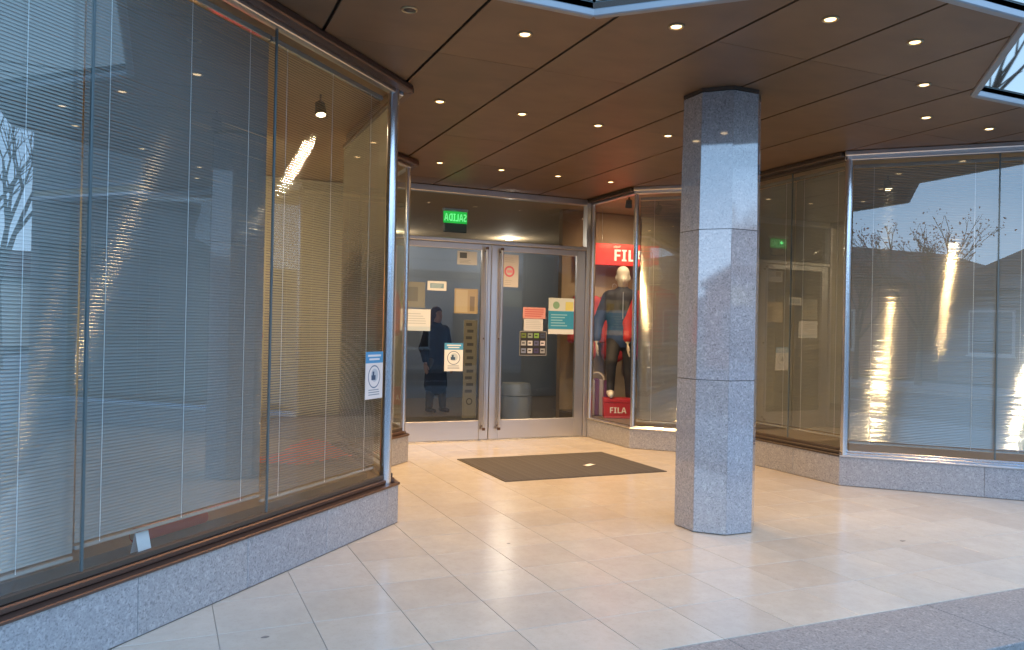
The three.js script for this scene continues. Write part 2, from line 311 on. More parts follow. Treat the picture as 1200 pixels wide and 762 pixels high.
function blind(key, k, label, o = {}) {
  const { f, list, gz } = panesOut[key], [a, b] = list[k], x0 = a + 0.004, x1 = b - 0.004, yb = o.yb ?? 0.4, yt = o.yt ?? 2.8, z = gz - (o.back ?? 0.05);
  const t = thing('venetian_blind', label, 'blind', [f.x, 0, f.z], f.th, o.group);
  const P = [], N = [], I = [], pitch = o.pitch ?? 0.0137, w = o.w ?? 0.0165, tilt0 = ((o.tilt ?? 55) * Math.PI) / 180, seg = 3;
  const n = Math.floor((yt - 0.03 - yb - 0.03) / pitch);
  for (let s = 0; s < n; s++) {
    const y = yb + 0.035 + s * pitch, tilt = tilt0 + (rnd() - 0.5) * 0.05, base = P.length / 3, dy = (rnd() - 0.5) * 0.0008, sl = (rnd() - 0.5) * 0.0014;
    for (let q = 0; q <= seg; q++) {
      const v = (q / seg - 0.5) * 2, cr = 0.0021 * (1 - v * v), cx = -v * w / 2; // v = -1 inner edge .. 1 outer edge (outer edge down)
      // slat direction outwards and down
      const oz = Math.cos(tilt) * (v * w / 2) + Math.sin(tilt) * cr, oy = -Math.sin(tilt) * (v * w / 2) + Math.cos(tilt) * cr;
      const na = tilt - v * 0.5, nz = Math.sin(na), ny = Math.cos(na);
      for (const [x, e] of [[x0, -sl], [x1, sl]]) { P.push(x, y + oy + dy + e, z + oz); N.push(0, ny, nz); }
    }
    for (let q = 0; q < seg; q++) { const i0 = base + q * 2; I.push(i0, i0 + 2, i0 + 1, i0 + 1, i0 + 2, i0 + 3); }
  }
  const g = new THREE.BufferGeometry(); g.setAttribute('position', new THREE.Float32BufferAttribute(P, 3)); g.setAttribute('normal', new THREE.Float32BufferAttribute(N, 3)); g.setIndex(I);
  g.computeVertexNormals();
  const m = put('slats', g, slatSilver, t); m.userData = { kind: 'stuff' };
  span('head_rail', x0, x1, yt - 0.03, yt, z - 0.014, z + 0.014, slatSilver, t, 0.003);
  span('bottom_rail', x0, x1, yb, yb + 0.016, z - 0.009, z + 0.009, slatSilver, t, 0.003);
  for (const c of o.cords ?? [0.18, 0.82]) span('cord', x0 + (x1 - x0) * c - 0.0013, x0 + (x1 - x0) * c + 0.0013, yb + 0.01, yt - 0.02, z + 0.0105, z + 0.0125, cordMat, t, 0.0004);
  return t;
}
blind('left', 0, 'grey blind of the angled left window, farthest from the corner post', { tilt: 70, yb: 0.36 });
blind('left', 1, 'grey venetian blind reaching low behind the left window, second from farthest', { tilt: 70, yb: 0.365, cords: [0.24, 0.78] });
blind('left', 2, 'grey venetian blind stopping above a strip of display clutter in the left window', { tilt: 68, yb: 0.4, cords: [0.1, 0.5, 0.86] });
blind('left', 3, 'half open blind with warm light behind it next to the bright corner post', { tilt: 18, yb: 0.37, cords: [0.12, 0.5, 0.88] });
blind('leftReturn', 0, 'blind just behind the bright corner post in the return window', { tilt: 55 });
blind('leftReturn', 1, 'blind of the return window closer to the doors', { tilt: 55 });
blind('rightSplay', 0, 'narrow blind in the splayed window beside the column', { tilt: 50, yb: 0.29, cords: [0.2, 0.8] });
blind('rightReturn', 0, 'blind in the dark return window, narrowest of its three', { tilt: 122 });
blind('rightReturn', 1, 'blind in the dark return window, middle of its three', { tilt: 122 });
blind('rightReturn', 2, 'blind in the dark return window beside the silver corner post', { tilt: 122 });
for (const [k, l] of [[0, 'wide blind with golden glints next to the silver corner post'], [1, 'second blind from the silver corner post in the large angled window'], [2, 'third blind from the silver corner post in the large angled window']])
  blind('right', k, l, { tilt: 48, yb: 0.36, cords: [0.15, 0.85] });

// ------------------------------------------------------------------ doors
const DZ = -8.55;
{
  const t = thing('door_frame', 'silver door frame with glass transom under the soffit', 'door frame', [2.2, 0, DZ]);
  span('jamb', 0.004, 0.045, 0.002, 2.895, -0.06, 0.05, aluBrushed, t, 0.004);
  span('jamb', 2.53, 2.576, 0.002, 2.895, -0.06, 0.05, aluBrushed, t, 0.004);
  span('transom_bar', 0.046, 2.529, 2.272, 2.315, -0.06, 0.045, aluBrushed, t, 0.005);
  span('head', 0.046, 2.529, 2.825, 2.895, -0.06, 0.04, aluBrushed, t, 0.005);
  const g = new THREE.PlaneGeometry(2.48, 0.508); put('transom_pane', g, glassDoor, t, [1.2875, 2.57, -0.01]);
  span('threshold', 0.046, 2.529, 0.001, 0.008, -0.05, 0.03, aluBrushed, t, 0.002);
}
function door(x0, x1, hx, label) {
  const w = x1 - x0, t = thing('glass_door', label, 'door', [x0, 0, DZ], 0);
  const s = 0.115, b0 = 0.012, b1 = 0.235, t0 = 2.2, t1 = 2.268;
  span('stile', 0.002, s, b0, t1, -0.025, 0.022, aluBrushed, t, 0.004);
  span('stile', w - s, w - 0.002, b0, t1, -0.025, 0.022, aluBrushed, t, 0.004);
  span('bottom_rail', s + 0.0005, w - s - 0.0005, b0, b1, -0.024, 0.02, aluBrushed, t, 0.004);
  span('top_rail', s + 0.0005, w - s - 0.0005, t0, t1, -0.024, 0.02, aluBrushed, t, 0.004);
  put('pane', new THREE.PlaneGeometry(w - 2 * s - 0.001, t0 - b1), glassDoor, t, [w / 2, (t0 + b1) / 2, -0.004]);
  const h = new THREE.Group(); h.name = 'handle'; t.add(h);
  const bar = new THREE.CylinderGeometry(0.016, 0.016, 2.06, 16); put('bar', bar, alu, h, [hx - x0, 1.18, 0.075]);
  for (const y of [0.17, 1.18, 2.19]) { const g = new THREE.CylinderGeometry(0.011, 0.011, 0.06, 10); g.rotateX(Math.PI / 2); put('bracket', g, bronze, h, [hx - x0, y, 0.048]); }
  for (const y of [0.14, 2.22]) put('end_cap', new THREE.CylinderGeometry(0.019, 0.019, 0.03, 14), bronze, h, [hx - x0, y, 0.075]);
  return t;
}
door(2.248, 3.484, 3.41, 'aluminium framed glass door with blue mask sticker, a person behind it');
door(3.488, 4.728, 3.6, 'aluminium framed glass door with blue poster and dark card board');

// ------------------------------------------------------------------ printed notices
function canvasTex(w, h, draw) { const c = document.createElement('canvas'); c.width = w; c.height = h; const x = c.getContext('2d'); draw(x, w, h); const t = new THREE.CanvasTexture(c); t.colorSpace = THREE.SRGBColorSpace; return t; }
function lines(x, x0, y0, w, n, dy, col, hgt = 3) { x.fillStyle = col; for (let i = 0; i < n; i++) x.fillRect(x0, y0 + i * dy, w * (0.6 + 0.4 * Math.abs(Math.sin(i * 12.9 + y0))), hgt); }
function notice(name, label, x0, x1, y0, y1, draw, o = {}) {
  const w = x1 - x0, h = y1 - y0, px = 160, t = canvasTex(px, Math.round((px * h) / w), draw);
  const m = std({ map: t, color: lin(0.74, 0.74, 0.74), roughness: 0.6 });
  const blank = std({ color: lin(0.7, 0.7, 0.68), roughness: 0.7 });
  const g = new THREE.BoxGeometry(w, h, 0.0012);
  const mesh = new THREE.Mesh(g, [blank, blank, blank, blank, m, blank]); mesh.name = numbered(name); mesh.castShadow = mesh.receiveShadow = true;
  mesh.userData = { label, category: o.category ?? 'notice' };
  if (o.at) { mesh.position.set(...o.at); mesh.rotation.y = o.turn ?? 0; } else mesh.position.set((x0 + x1) / 2, (y0 + y1) / 2, DZ + (o.z ?? 0.002));
  if (o.roll) mesh.rotation.z = o.roll;
  scene.add(mesh); return mesh;
}
const maskSticker = (x, w, h) => {
  x.fillStyle = '#eef4f8'; x.fillRect(0, 0, w, h); x.fillStyle = '#4aa3dc'; x.fillRect(0, 0, w, h * 0.24);
  x.fillStyle = '#e8f3fb'; x.fillRect(w * 0.12, h * 0.06, w * 0.76, h * 0.045); x.fillRect(w * 0.2, h * 0.14, w * 0.6, h * 0.04);
  x.strokeStyle = '#5d7fa0'; x.lineWidth = w * 0.035; x.beginPath(); x.arc(w / 2, h * 0.53, w * 0.33, 0, 7); x.stroke();
  x.fillStyle = '#c3d6e4'; x.beginPath(); x.arc(w * 0.52, h * 0.5, w * 0.2, 0, 7); x.fill();
  x.fillStyle = '#35577a'; x.fillRect(w * 0.34, h * 0.5, w * 0.24, h * 0.1); x.fillRect(w * 0.4, h * 0.42, w * 0.1, h * 0.18);
  lines(x, w * 0.18, h * 0.8, w * 0.64, 3, h * 0.05, '#8aa0b2', h * 0.02);
};
notice('mask_sticker', 'blue and white face mask sticker on the left glass door', 2.942, 3.166, 0.803, 1.123, maskSticker, { category: 'sticker' });
notice('mask_sticker', 'blue and white face mask sticker on the left window by the corner post', 0, 0.21, 0, 0.3, maskSticker, { category: 'sticker', at: [1.288 + -0.0424 + 0.002, 0.985, -4.948 - 0.0424 + 0.002], turn: Math.PI / 4 });
notice('paper_notice', 'pale blue and white paper taped to the left door edge', 2.42, 2.767, 1.255, 1.497, (x, w, h) => { x.fillStyle = '#dfe8ef'; x.fillRect(0, 0, w, h); x.fillStyle = '#c8dbe8'; x.fillRect(0, h * 0.8, w, h * 0.2); lines(x, w * 0.1, h * 0.2, w * 0.75, 5, h * 0.11, '#a9b9c6'); });
notice('paper_notice', 'faded beige paper above the pale blue notice on the left door', 2.42, 2.701, 1.513, 1.801, (x, w, h) => { x.fillStyle = '#a8a595'; x.fillRect(0, 0, w, h); x.fillStyle = '#8d8b7e'; x.fillRect(w * 0.3, h * 0.2, w * 0.4, h * 0.55); }, { z: -0.007 });
notice('paper_notice', 'small white card with blue print high on the left door', 2.724, 2.949, 1.714, 1.82, (x, w, h) => { x.fillStyle = '#e3eaee'; x.fillRect(0, 0, w, h); x.fillStyle = '#7ea6bf'; x.fillRect(w * 0.14, h * 0.25, w * 0.72, h * 0.5); lines(x, w * 0.2, h * 0.36, w * 0.6, 3, h * 0.13, '#d5e4ec'); });
notice('paper_notice', 'white sheet with dark picture in the top corner of the left door', 3.072, 3.316, 2.023, 2.177, (x, w, h) => { x.fillStyle = '#c6cdd2'; x.fillRect(0, 0, w, h); x.fillStyle = '#56606a'; x.fillRect(w * 0.12, h * 0.1, w * 0.36, h * 0.42); lines(x, w * 0.12, h * 0.65, w * 0.75, 3, h * 0.1, '#98a3ab'); });
notice('paper_notice', 'cream poster beside the handle of the left door', 3.051, 3.339, 1.463, 1.747, (x, w, h) => { x.fillStyle = '#cbb693'; x.fillRect(0, 0, w, h); x.fillStyle = '#dccdb0'; x.fillRect(w * 0.06, h * 0.05, w * 0.5, h * 0.9); x.fillStyle = '#9a8b77'; x.fillRect(w * 0.66, h * 0.3, w * 0.2, h * 0.6); }, { z: -0.008 });
notice('hours_strip', 'tall narrow olive strip with dark print beside the left door handle', 3.175, 3.34, 0.261, 1.39, (x, w, h) => { x.fillStyle = '#6d6a5a'; x.fillRect(0, 0, w, h); x.fillStyle = '#3a392f'; for (let i = 0; i < 11; i++) x.fillRect(w * (0.15 + 0.1 * (i % 2)), h * (0.03 + i * 0.068), w * (0.45 + 0.2 * Math.abs(Math.sin(i * 3.1))), h * 0.03); x.strokeStyle = '#2d2c25'; x.lineWidth = w * 0.08; x.beginPath(); x.arc(w * 0.5, h * 0.83, w * 0.2, 0, 7); x.stroke(); }, { z: -0.008, category: 'sign' });
notice('paper_notice', 'white sheet with a pink round print high on the right door', 3.63, 3.84, 1.789, 2.17, (x, w, h) => { x.fillStyle = '#cfd0d2'; x.fillRect(0, 0, w, h); x.strokeStyle = '#d8708a'; x.lineWidth = w * 0.1; x.beginPath(); x.arc(w * 0.45, h * 0.52, w * 0.26, 0, 7); x.stroke(); x.fillStyle = '#e59aac'; x.fillRect(w * 0.3, h * 0.48, w * 0.34, h * 0.08); lines(x, w * 0.15, h * 0.1, w * 0.6, 3, h * 0.06, '#a5a8ad'); lines(x, w * 0.15, h * 0.8, w * 0.6, 3, h * 0.06, '#a5a8ad'); });
notice('paper_notice', 'pink red printed strip on the middle of the right door', 3.911, 4.207, 1.425, 1.559, (x, w, h) => { x.fillStyle = '#d59a97'; x.fillRect(0, 0, w, h); lines(x, w * 0.08, h * 0.15, w * 0.84, 4, h * 0.19, '#c06a6a', h * 0.1); });
notice('paper_notice', 'white printed sheet under the pink strip on the right door', 3.926, 4.176, 1.281, 1.42, (x, w, h) => { x.fillStyle = '#d3d9de'; x.fillRect(0, 0, w, h); lines(x, w * 0.1, h * 0.15, w * 0.8, 5, h * 0.15, '#a4aeb8'); });
notice('card_board', 'dark board of small card logos on the right door', 3.874, 4.229, 0.985, 1.276, (x, w, h) => {
  x.fillStyle = '#23262c'; x.fillRect(0, 0, w, h); const cs = ['#6a7f3a', '#8a9a8f', '#7fae50', '#3e4a66', '#a9b0b8', '#d8dade', '#5a5f86', '#d4d0d8', '#7c8aa6', '#c7ccd4', '#433f6d', '#9fa3a8'];
  for (let i = 0; i < 12; i++) { x.fillStyle = cs[i]; x.fillRect(w * (0.06 + (i % 4) * 0.235), h * (0.08 + Math.floor(i / 4) * 0.31), w * 0.18, h * 0.2); x.fillStyle = '#30343c'; x.fillRect(w * (0.09 + (i % 4) * 0.235), h * (0.15 + Math.floor(i / 4) * 0.31), w * 0.1, h * 0.05); } x.strokeStyle = '#8f9296'; x.lineWidth = 4; x.strokeRect(2, 2, w - 4, h - 4); });
notice('poster', 'blue poster with white and yellow top on the right door', 4.247, 4.593, 1.247, 1.682, (x, w, h) => { x.fillStyle = '#c9d6d6'; x.fillRect(0, 0, w, h); x.fillStyle = '#2f93bd'; x.fillRect(0, h * 0.36, w, h * 0.5); x.fillStyle = '#d4cf7a'; x.fillRect(w * 0.66, h * 0.1, w * 0.3, h * 0.24); x.fillStyle = '#7ea98d'; x.beginPath(); x.arc(w * 0.3, h * 0.2, w * 0.13, 0, 7); x.fill(); lines(x, w * 0.1, h * 0.45, w * 0.75, 5, h * 0.075, '#8fc7de', h * 0.03); x.fillStyle = '#dce4e6'; x.fillRect(0, h * 0.88, w, h * 0.12); });

// ------------------------------------------------------------------ lettering
const font = await new FontLoader().loadAsync('fonts/droid/droid_sans_bold.typeface.json');
function letters(txt, size, depth) { const g = new TextGeometry(txt, { font, size, depth, curveSegments: 4, bevelEnabled: false }); g.computeBoundingBox(); const b = g.boundingBox; g.translate(-(b.min.x + b.max.x) / 2, -(b.min.y + b.max.y) / 2, 0); return { g, w: b.max.x - b.min.x, h: b.max.y - b.min.y }; }

// exit sign, read from inside the shop, so its word shows mirrored out here
{
  const t = thing('exit_sign', 'lit green exit sign hanging behind the transom glass', 'exit sign', [3.07, 2.4, DZ - 0.09]);
  span('holder', -0.15, 0.15, 0.235, 0.268, -0.03, 0.03, alu, t, 0.004);
  span('battery_box', -0.135, 0.135, -0.005, 0.098, -0.03, 0.028, seal, t, 0.006);
  const green = std({ color: lin(0.02, 0.3, 0.05), emissive: lin(0.015, 0.5, 0.06), emissiveIntensity: 1.0, roughness: 0.4 });
  span('green_panel', -0.145, 0.145, 0.1, 0.234, -0.004, 0.004, green, t, 0.002);
  const L = letters('SALIDA', 0.075, 0.002); L.g.rotateY(Math.PI); L.g.scale(0.27 / L.w, 1.15, 1);
  put('lettering', L.g, std({ color: lin(0.3, 0.8, 0.4), emissive: lin(0.18, 0.85, 0.3), emissiveIntensity: 1.0 }), t, [0, 0.167, 0.0065]);
  const pl = new THREE.PointLight(lin(0.1, 1, 0.25), 0.006); pl.position.set(0, 0.17, 0.06); pl.castShadow = true; t.add(pl);
}

// ------------------------------------------------------------------ downlights in the soffit
{
  const ringG = new THREE.TorusGeometry(0.036, 0.006, 8, 24); ringG.rotateX(Math.PI / 2);
  const capG = new THREE.SphereGeometry(0.028, 20, 8, 0, Math.PI * 2, 0, Math.PI / 2); capG.scale(1, 0.3, 1); capG.rotateX(Math.PI);
  const ringM = std({ color: lin(0.5, 0.4, 0.24), roughness: 0.3, metalness: 0.9 });
  const bulbM = std({ color: lin(0.9, 0.85, 0.75), emissive: lin(1, 0.7, 0.34), emissiveIntensity: 5, roughness: 0.4 });
  const lit = [[1.77, -3.92], [2.43, -3.46], [3.06, -3.03], [3.7, -3.06], [4.38, -3.55], [5.05, -4.07], [5.73, -4.07], [1.77, -5.36], [2.42, -5.38], [3.08, -5.4], [3.74, -5.41], [2.44, -7.35], [3.1, -7.37], [3.74, -7.37], [4.38, -7.38]];
  const one = (x, z, on) => {
    const t = thing('downlight', on ? (z < -7 ? 'lit downlight in the straight row just before the doors' : z < -5 ? 'lit downlight in the soffit row between column and doors' : 'lit downlight in the stepped row along the soffit edge') : 'unlit round downlight in the soffit near the left window', 'downlight', [x, CEIL, z], 0, on ? (z < -7 ? 'downlights before the doors' : z < -5 ? 'downlights in the middle row' : 'downlights along the soffit edge') : undefined);
    put('trim_ring', ringG, ringM, t, [0, -0.002, 0]);
    put('lamp', capG, on ? bulbM : darkBronze, t, [0, 0.0, 0]);
    if (on) { const s = new THREE.SpotLight(warm, z < -7 ? 12 : z < -5 ? 5.2 : x > 4 ? 3.3 : 2.5, 0, 1.2, 0.9, 2); s.position.set(0, -0.03, 0); s.target.position.set(0, -3, 0); s.castShadow = true; s.shadow.radius = 1.6; t.add(s, s.target); }
  };
  for (const [x, z] of lit) one(x, z, true);
  one(1.11, -3.88, false);
}

// ------------------------------------------------------------------ mat and litter
{
  const matTex = tex(256, 0.3, (u, v) => { const k = 0.05 + 0.042 * nF(u, v) + 0.025 * nB(u, v); return [k * 1.12, k, k * 0.85]; });
  const t = thing('door_mat', 'large dark brown mat set flush in the floor before the doors', 'mat', [2.69, 0, -7.37]);
  const m = std({ map: matTex, roughness: 1 });
  span('mat_body', 0, 1.64, 0.001, 0.007, 0, 1.2, m, t, 0.002);
  for (let i = 0; i < 58; i++) span('rib', 0.02, 1.62, 0.006, 0.0105, 0.018 + i * 0.0203, 0.03 + i * 0.0203, m, t, 0.002);
  const p = thing('paper_scrap', 'small white scrap of paper lying on the brown mat', 'paper', [3.76, 0.0115, -6.63], 0.4);
  const g = new THREE.PlaneGeometry(0.13, 0.06, 6, 3); const a = g.attributes.position; for (let i = 0; i < a.count; i++) a.setZ(i, 0.006 + 0.005 * Math.sin(a.getX(i) * 50) * Math.cos(a.getY(i) * 40)); g.rotateX(-Math.PI / 2); g.computeVertexNormals();
  put('sheet', g, std({ color: lin(0.8, 0.79, 0.76), roughness: 0.8, side: THREE.DoubleSide }), p);
}

// ------------------------------------------------------------------ inside of the shop
{
  const fl = structure('shop_floor'); put('floor_sheet', slabPoly(interior.map(([x, z]) => [x, z]), 0.001, 0.0018), std({ color: lin(0.16, 0.14, 0.12), roughness: 0.35 }), fl);
  const ce = structure('shop_ceiling'); put('ceiling_sheet', slabPoly(interior, CEIL, CEIL + 0.08), std({ color: lin(0.55, 0.43, 0.28), roughness: 0.8 }), ce);
  const wl = structure('shop_wall'); const wm = std({ color: lin(0.33, 0.29, 0.21), roughness: 0.85 });
  span('wall_panel', -1.77, 8.39, 0.002, 2.89, BACK + 0.01, BACK + 0.1, std({ color: lin(0.3, 0.35, 0.43), roughness: 0.8 }), wl);
  span('wall_panel', -1.77, -1.65, 0.002, 2.89, BACK + 0.1, -2.4, wm, wl); span('wall_panel', 8.26, 8.39, 0.002, 2.89, BACK + 0.1, -2.6, wm, wl);
  // partitions behind the displays
  span('partition', 4.83, 8.26, 0.002, 2.89, -9.45, -9.35, std({ color: lin(0.36, 0.26, 0.17), roughness: 0.8 }), wl);
  span('partition', -1.65, 1.9, 0.002, 2.89, -9.0, -8.9, wm, wl);
  const pf = structure('display_floor'); const wood = std({ color: lin(0.13, 0.1, 0.075), roughness: 0.5 });
  put('platform', slabPoly([[4.83, -9.34], [8.25, -9.34], [8.25, -2.6], [5.55, -5.3], [5.55, -6.97], [4.85, -7.68]], 0.003, 0.245), wood, pf);
  put('platform', slabPoly([[-1.6, -2.43], [1.3, -5.33], [1.3, -6.73], [1.95, -7.4], [1.95, -8.85], [-1.6, -8.85]], 0.003, 0.3), wood, pf);
}
// lamps inside
{
  const bodyG = new THREE.CylinderGeometry(0.045, 0.055, 0.12, 16), faceG = new THREE.CircleGeometry(0.045, 18), armG = new THREE.CylinderGeometry(0.008, 0.008, 0.06, 8);
  const black = std({ color: lin(0.04, 0.04, 0.04), roughness: 0.4 }), face = std({ color: lin(0.9, 0.85, 0.7), emissive: lin(1, 0.76, 0.45), emissiveIntensity: 7 });
  const spot = (x, z, tx, ty, tz, I, ang, label) => {
    const t = thing('spotlight', label, 'spotlight', [x, CEIL, z], 0, 'spotlights inside the displays');
    put('arm', armG, black, t, [0, -0.03, 0]);
    const h = new THREE.Group(); h.name = 'head'; h.position.set(0, -0.1, 0); h.scale.setScalar(0.75); t.add(h);
    const d = new THREE.Vector3(tx - x, ty - (CEIL - 0.1), tz - z).normalize();
    h.quaternion.setFromUnitVectors(new THREE.Vector3(0, -1, 0), d);
    put('housing', bodyG, black, h); put('lamp', faceG, face, h, [0, -0.0615, 0], [Math.PI / 2, 0, 0]);
    const s = new THREE.SpotLight(lin(1, 0.76, 0.47), I, 0, ang, 0.7, 2); s.position.set(x, CEIL - 0.1, z).addScaledVector(d, 0.06); s.target.position.set(tx, ty, tz); s.castShadow = true; s.shadow.radius = 2; scene.add(s, s.target); s.name = 'spot_beam';
  };
  spot(0.98, -5.6, 1.05, 0.9, -5.0, 5, 1.1, 'black spotlight behind the blind next to the corner post');
  spot(0.35, -6.4, 0.5, 0.8, -8.8, 28, 1.15, 'black spotlight deep behind the left window');
  spot(-0.5, -5.2, -0.7, 0.5, -7.0, 8, 1.0, 'black spotlight farthest along the left window');
  spot(5.0, -8.0, 5.25, 1.3, -8.6, 5, 0.8, 'black spotlight above the mannequin');
  spot(5.55, -8.2, 5.6, 1.9, -9.2, 4.5, 0.9, 'black spotlight over the red sign');
  spot(6.2, -7.2, 6.2, 0.5, -9.0, 7, 1.0, 'black spotlight behind the narrow splayed window');
  spot(6.55, -5.7, 6.2, 0.7, -4.9, 13, 1.15, 'black spotlight behind the large angled window');
  spot(7.5, -4.7, 7.2, 0.7, -4.0, 13, 1.15, 'black spotlight farther behind the large angled window');
  const dl = thing('ceiling_lamp', 'round lamp on the shop ceiling behind the transom', 'ceiling lamp', [3.5, CEIL, -13.1], 0, 'lamps on the shop ceiling');
  const cupG = new THREE.CylinderGeometry(0.07, 0.06, 0.03, 20);
  put('fitting', cupG, face, dl, [0, -0.016, 0]);
  const pl = new THREE.PointLight(lin(1, 0.88, 0.74), 2.0); pl.position.set(0, -0.12, 0); pl.castShadow = true; dl.add(pl);
  for (const [x, z] of [[5.6, -12.9], [1.8, -12.9]]) { const c = dl.clone(); c.name = numbered('ceiling_lamp'); c.position.set(x, CEIL, z); scene.add(c); }
}

// ------------------------------------------------------------------ figures
function field(caps, lo, hi, n, k) { // tapered capsules joined by a smooth minimum, meshed
  const mc = new MarchingCubes(n, new THREE.MeshBasicMaterial(), false, false, 60000); mc.isolation = 0;
  const ext = hi.map((v, i) => v - lo[i]);
  for (let z = 0; z < n; z++) for (let y = 0; y < n; y++) for (let x = 0; x < n; x++) {
    const px = lo[0] + (x / (n - 1)) * ext[0], py = lo[1] + (y / (n - 1)) * ext[1], pz = lo[2] + (z / (n - 1)) * ext[2];
    let d = 9;
    for (const c of caps) {
      const sx = c[8] ?? 1, sz = c[9] ?? 1; // widths across x and z
      const ax = (px - c[0]) / sx, ay = py - c[1], az = (pz - c[2]) / sz, bx = (c[3] - c[0]) / sx, by = c[4] - c[1], bz2 = (c[5] - c[2]) / sz;
      const bb = bx * bx + by * by + bz2 * bz2, h = bb > 0 ? Math.max(0, Math.min(1, (ax * bx + ay * by + az * bz2) / bb)) : 0;
      const e = (Math.hypot(ax - bx * h, ay - by * h, az - bz2 * h) - (c[6] + (c[7] - c[6]) * h)) * Math.min(1, sx, sz);
      const q = Math.max(0, Math.min(1, 0.5 + (0.5 * (d - e)) / k)); d = d > 8 ? e : d * (1 - q) + e * q - k * q * (1 - q);
    }
    mc.field[x + y * n + z * n * n] = -d;
  }
  mc.update();
  const cnt = mc.count, src = mc.positionArray, P = new Float32Array(cnt * 3);
  for (let i = 0; i < cnt; i++) for (let m = 0; m < 3; m++) P[i * 3 + m] = lo[m] + ((((src[i * 3 + m] + 1) * n) / 2) / (n - 1)) * ext[m];
  let g = new THREE.BufferGeometry(); g.setAttribute('position', new THREE.BufferAttribute(P, 3));
  g = mergeVertices(g, 1e-4); g.computeVertexNormals(); return g;
}
function hand(x, y, z, side, tilt = 0) { // hanging hand: palm and five fingers, slightly curled
  const out = [], cap = (a, b, r) => { const A = new THREE.Vector3(...a), B = new THREE.Vector3(...b), g = new THREE.CapsuleGeometry(r, A.distanceTo(B), 3, 6); g.applyQuaternion(new THREE.Quaternion().setFromUnitVectors(new THREE.Vector3(0, 1, 0), B.clone().sub(A).normalize())); const m = A.add(B).multiplyScalar(0.5); g.translate(m.x, m.y, m.z); g.deleteAttribute('uv'); out.push(mergeVertices(g)); };
  for (let i = 0; i < 4; i++) { const o = (i - 1.5) * 0.019, l = [0.036, 0.043, 0.04, 0.03][i]; cap([0, -0.01, o], [0, -0.075, o], 0.0115); cap([0, -0.08, o], [-side * 0.008, -0.08 - l, o + 0.002], 0.0085); cap([-side * 0.008, -0.08 - l, o + 0.002], [-side * 0.022, -0.08 - l * 1.8, o], 0.0078); }
  cap([0, -0.03, 0.025], [-side * 0.012, -0.065, 0.05], 0.0105); cap([-side * 0.012, -0.065, 0.05], [-side * 0.018, -0.098, 0.052], 0.009);
  const g = mergeGeometries(out); g.rotateX(tilt); g.translate(x, y, z); return g;
}
const strip = (g) => { const h = g.clone(); for (const k of Object.keys(h.attributes)) if (k !== 'position' && k !== 'normal') h.deleteAttribute(k); return h.index ? h : mergeVertices(h); };
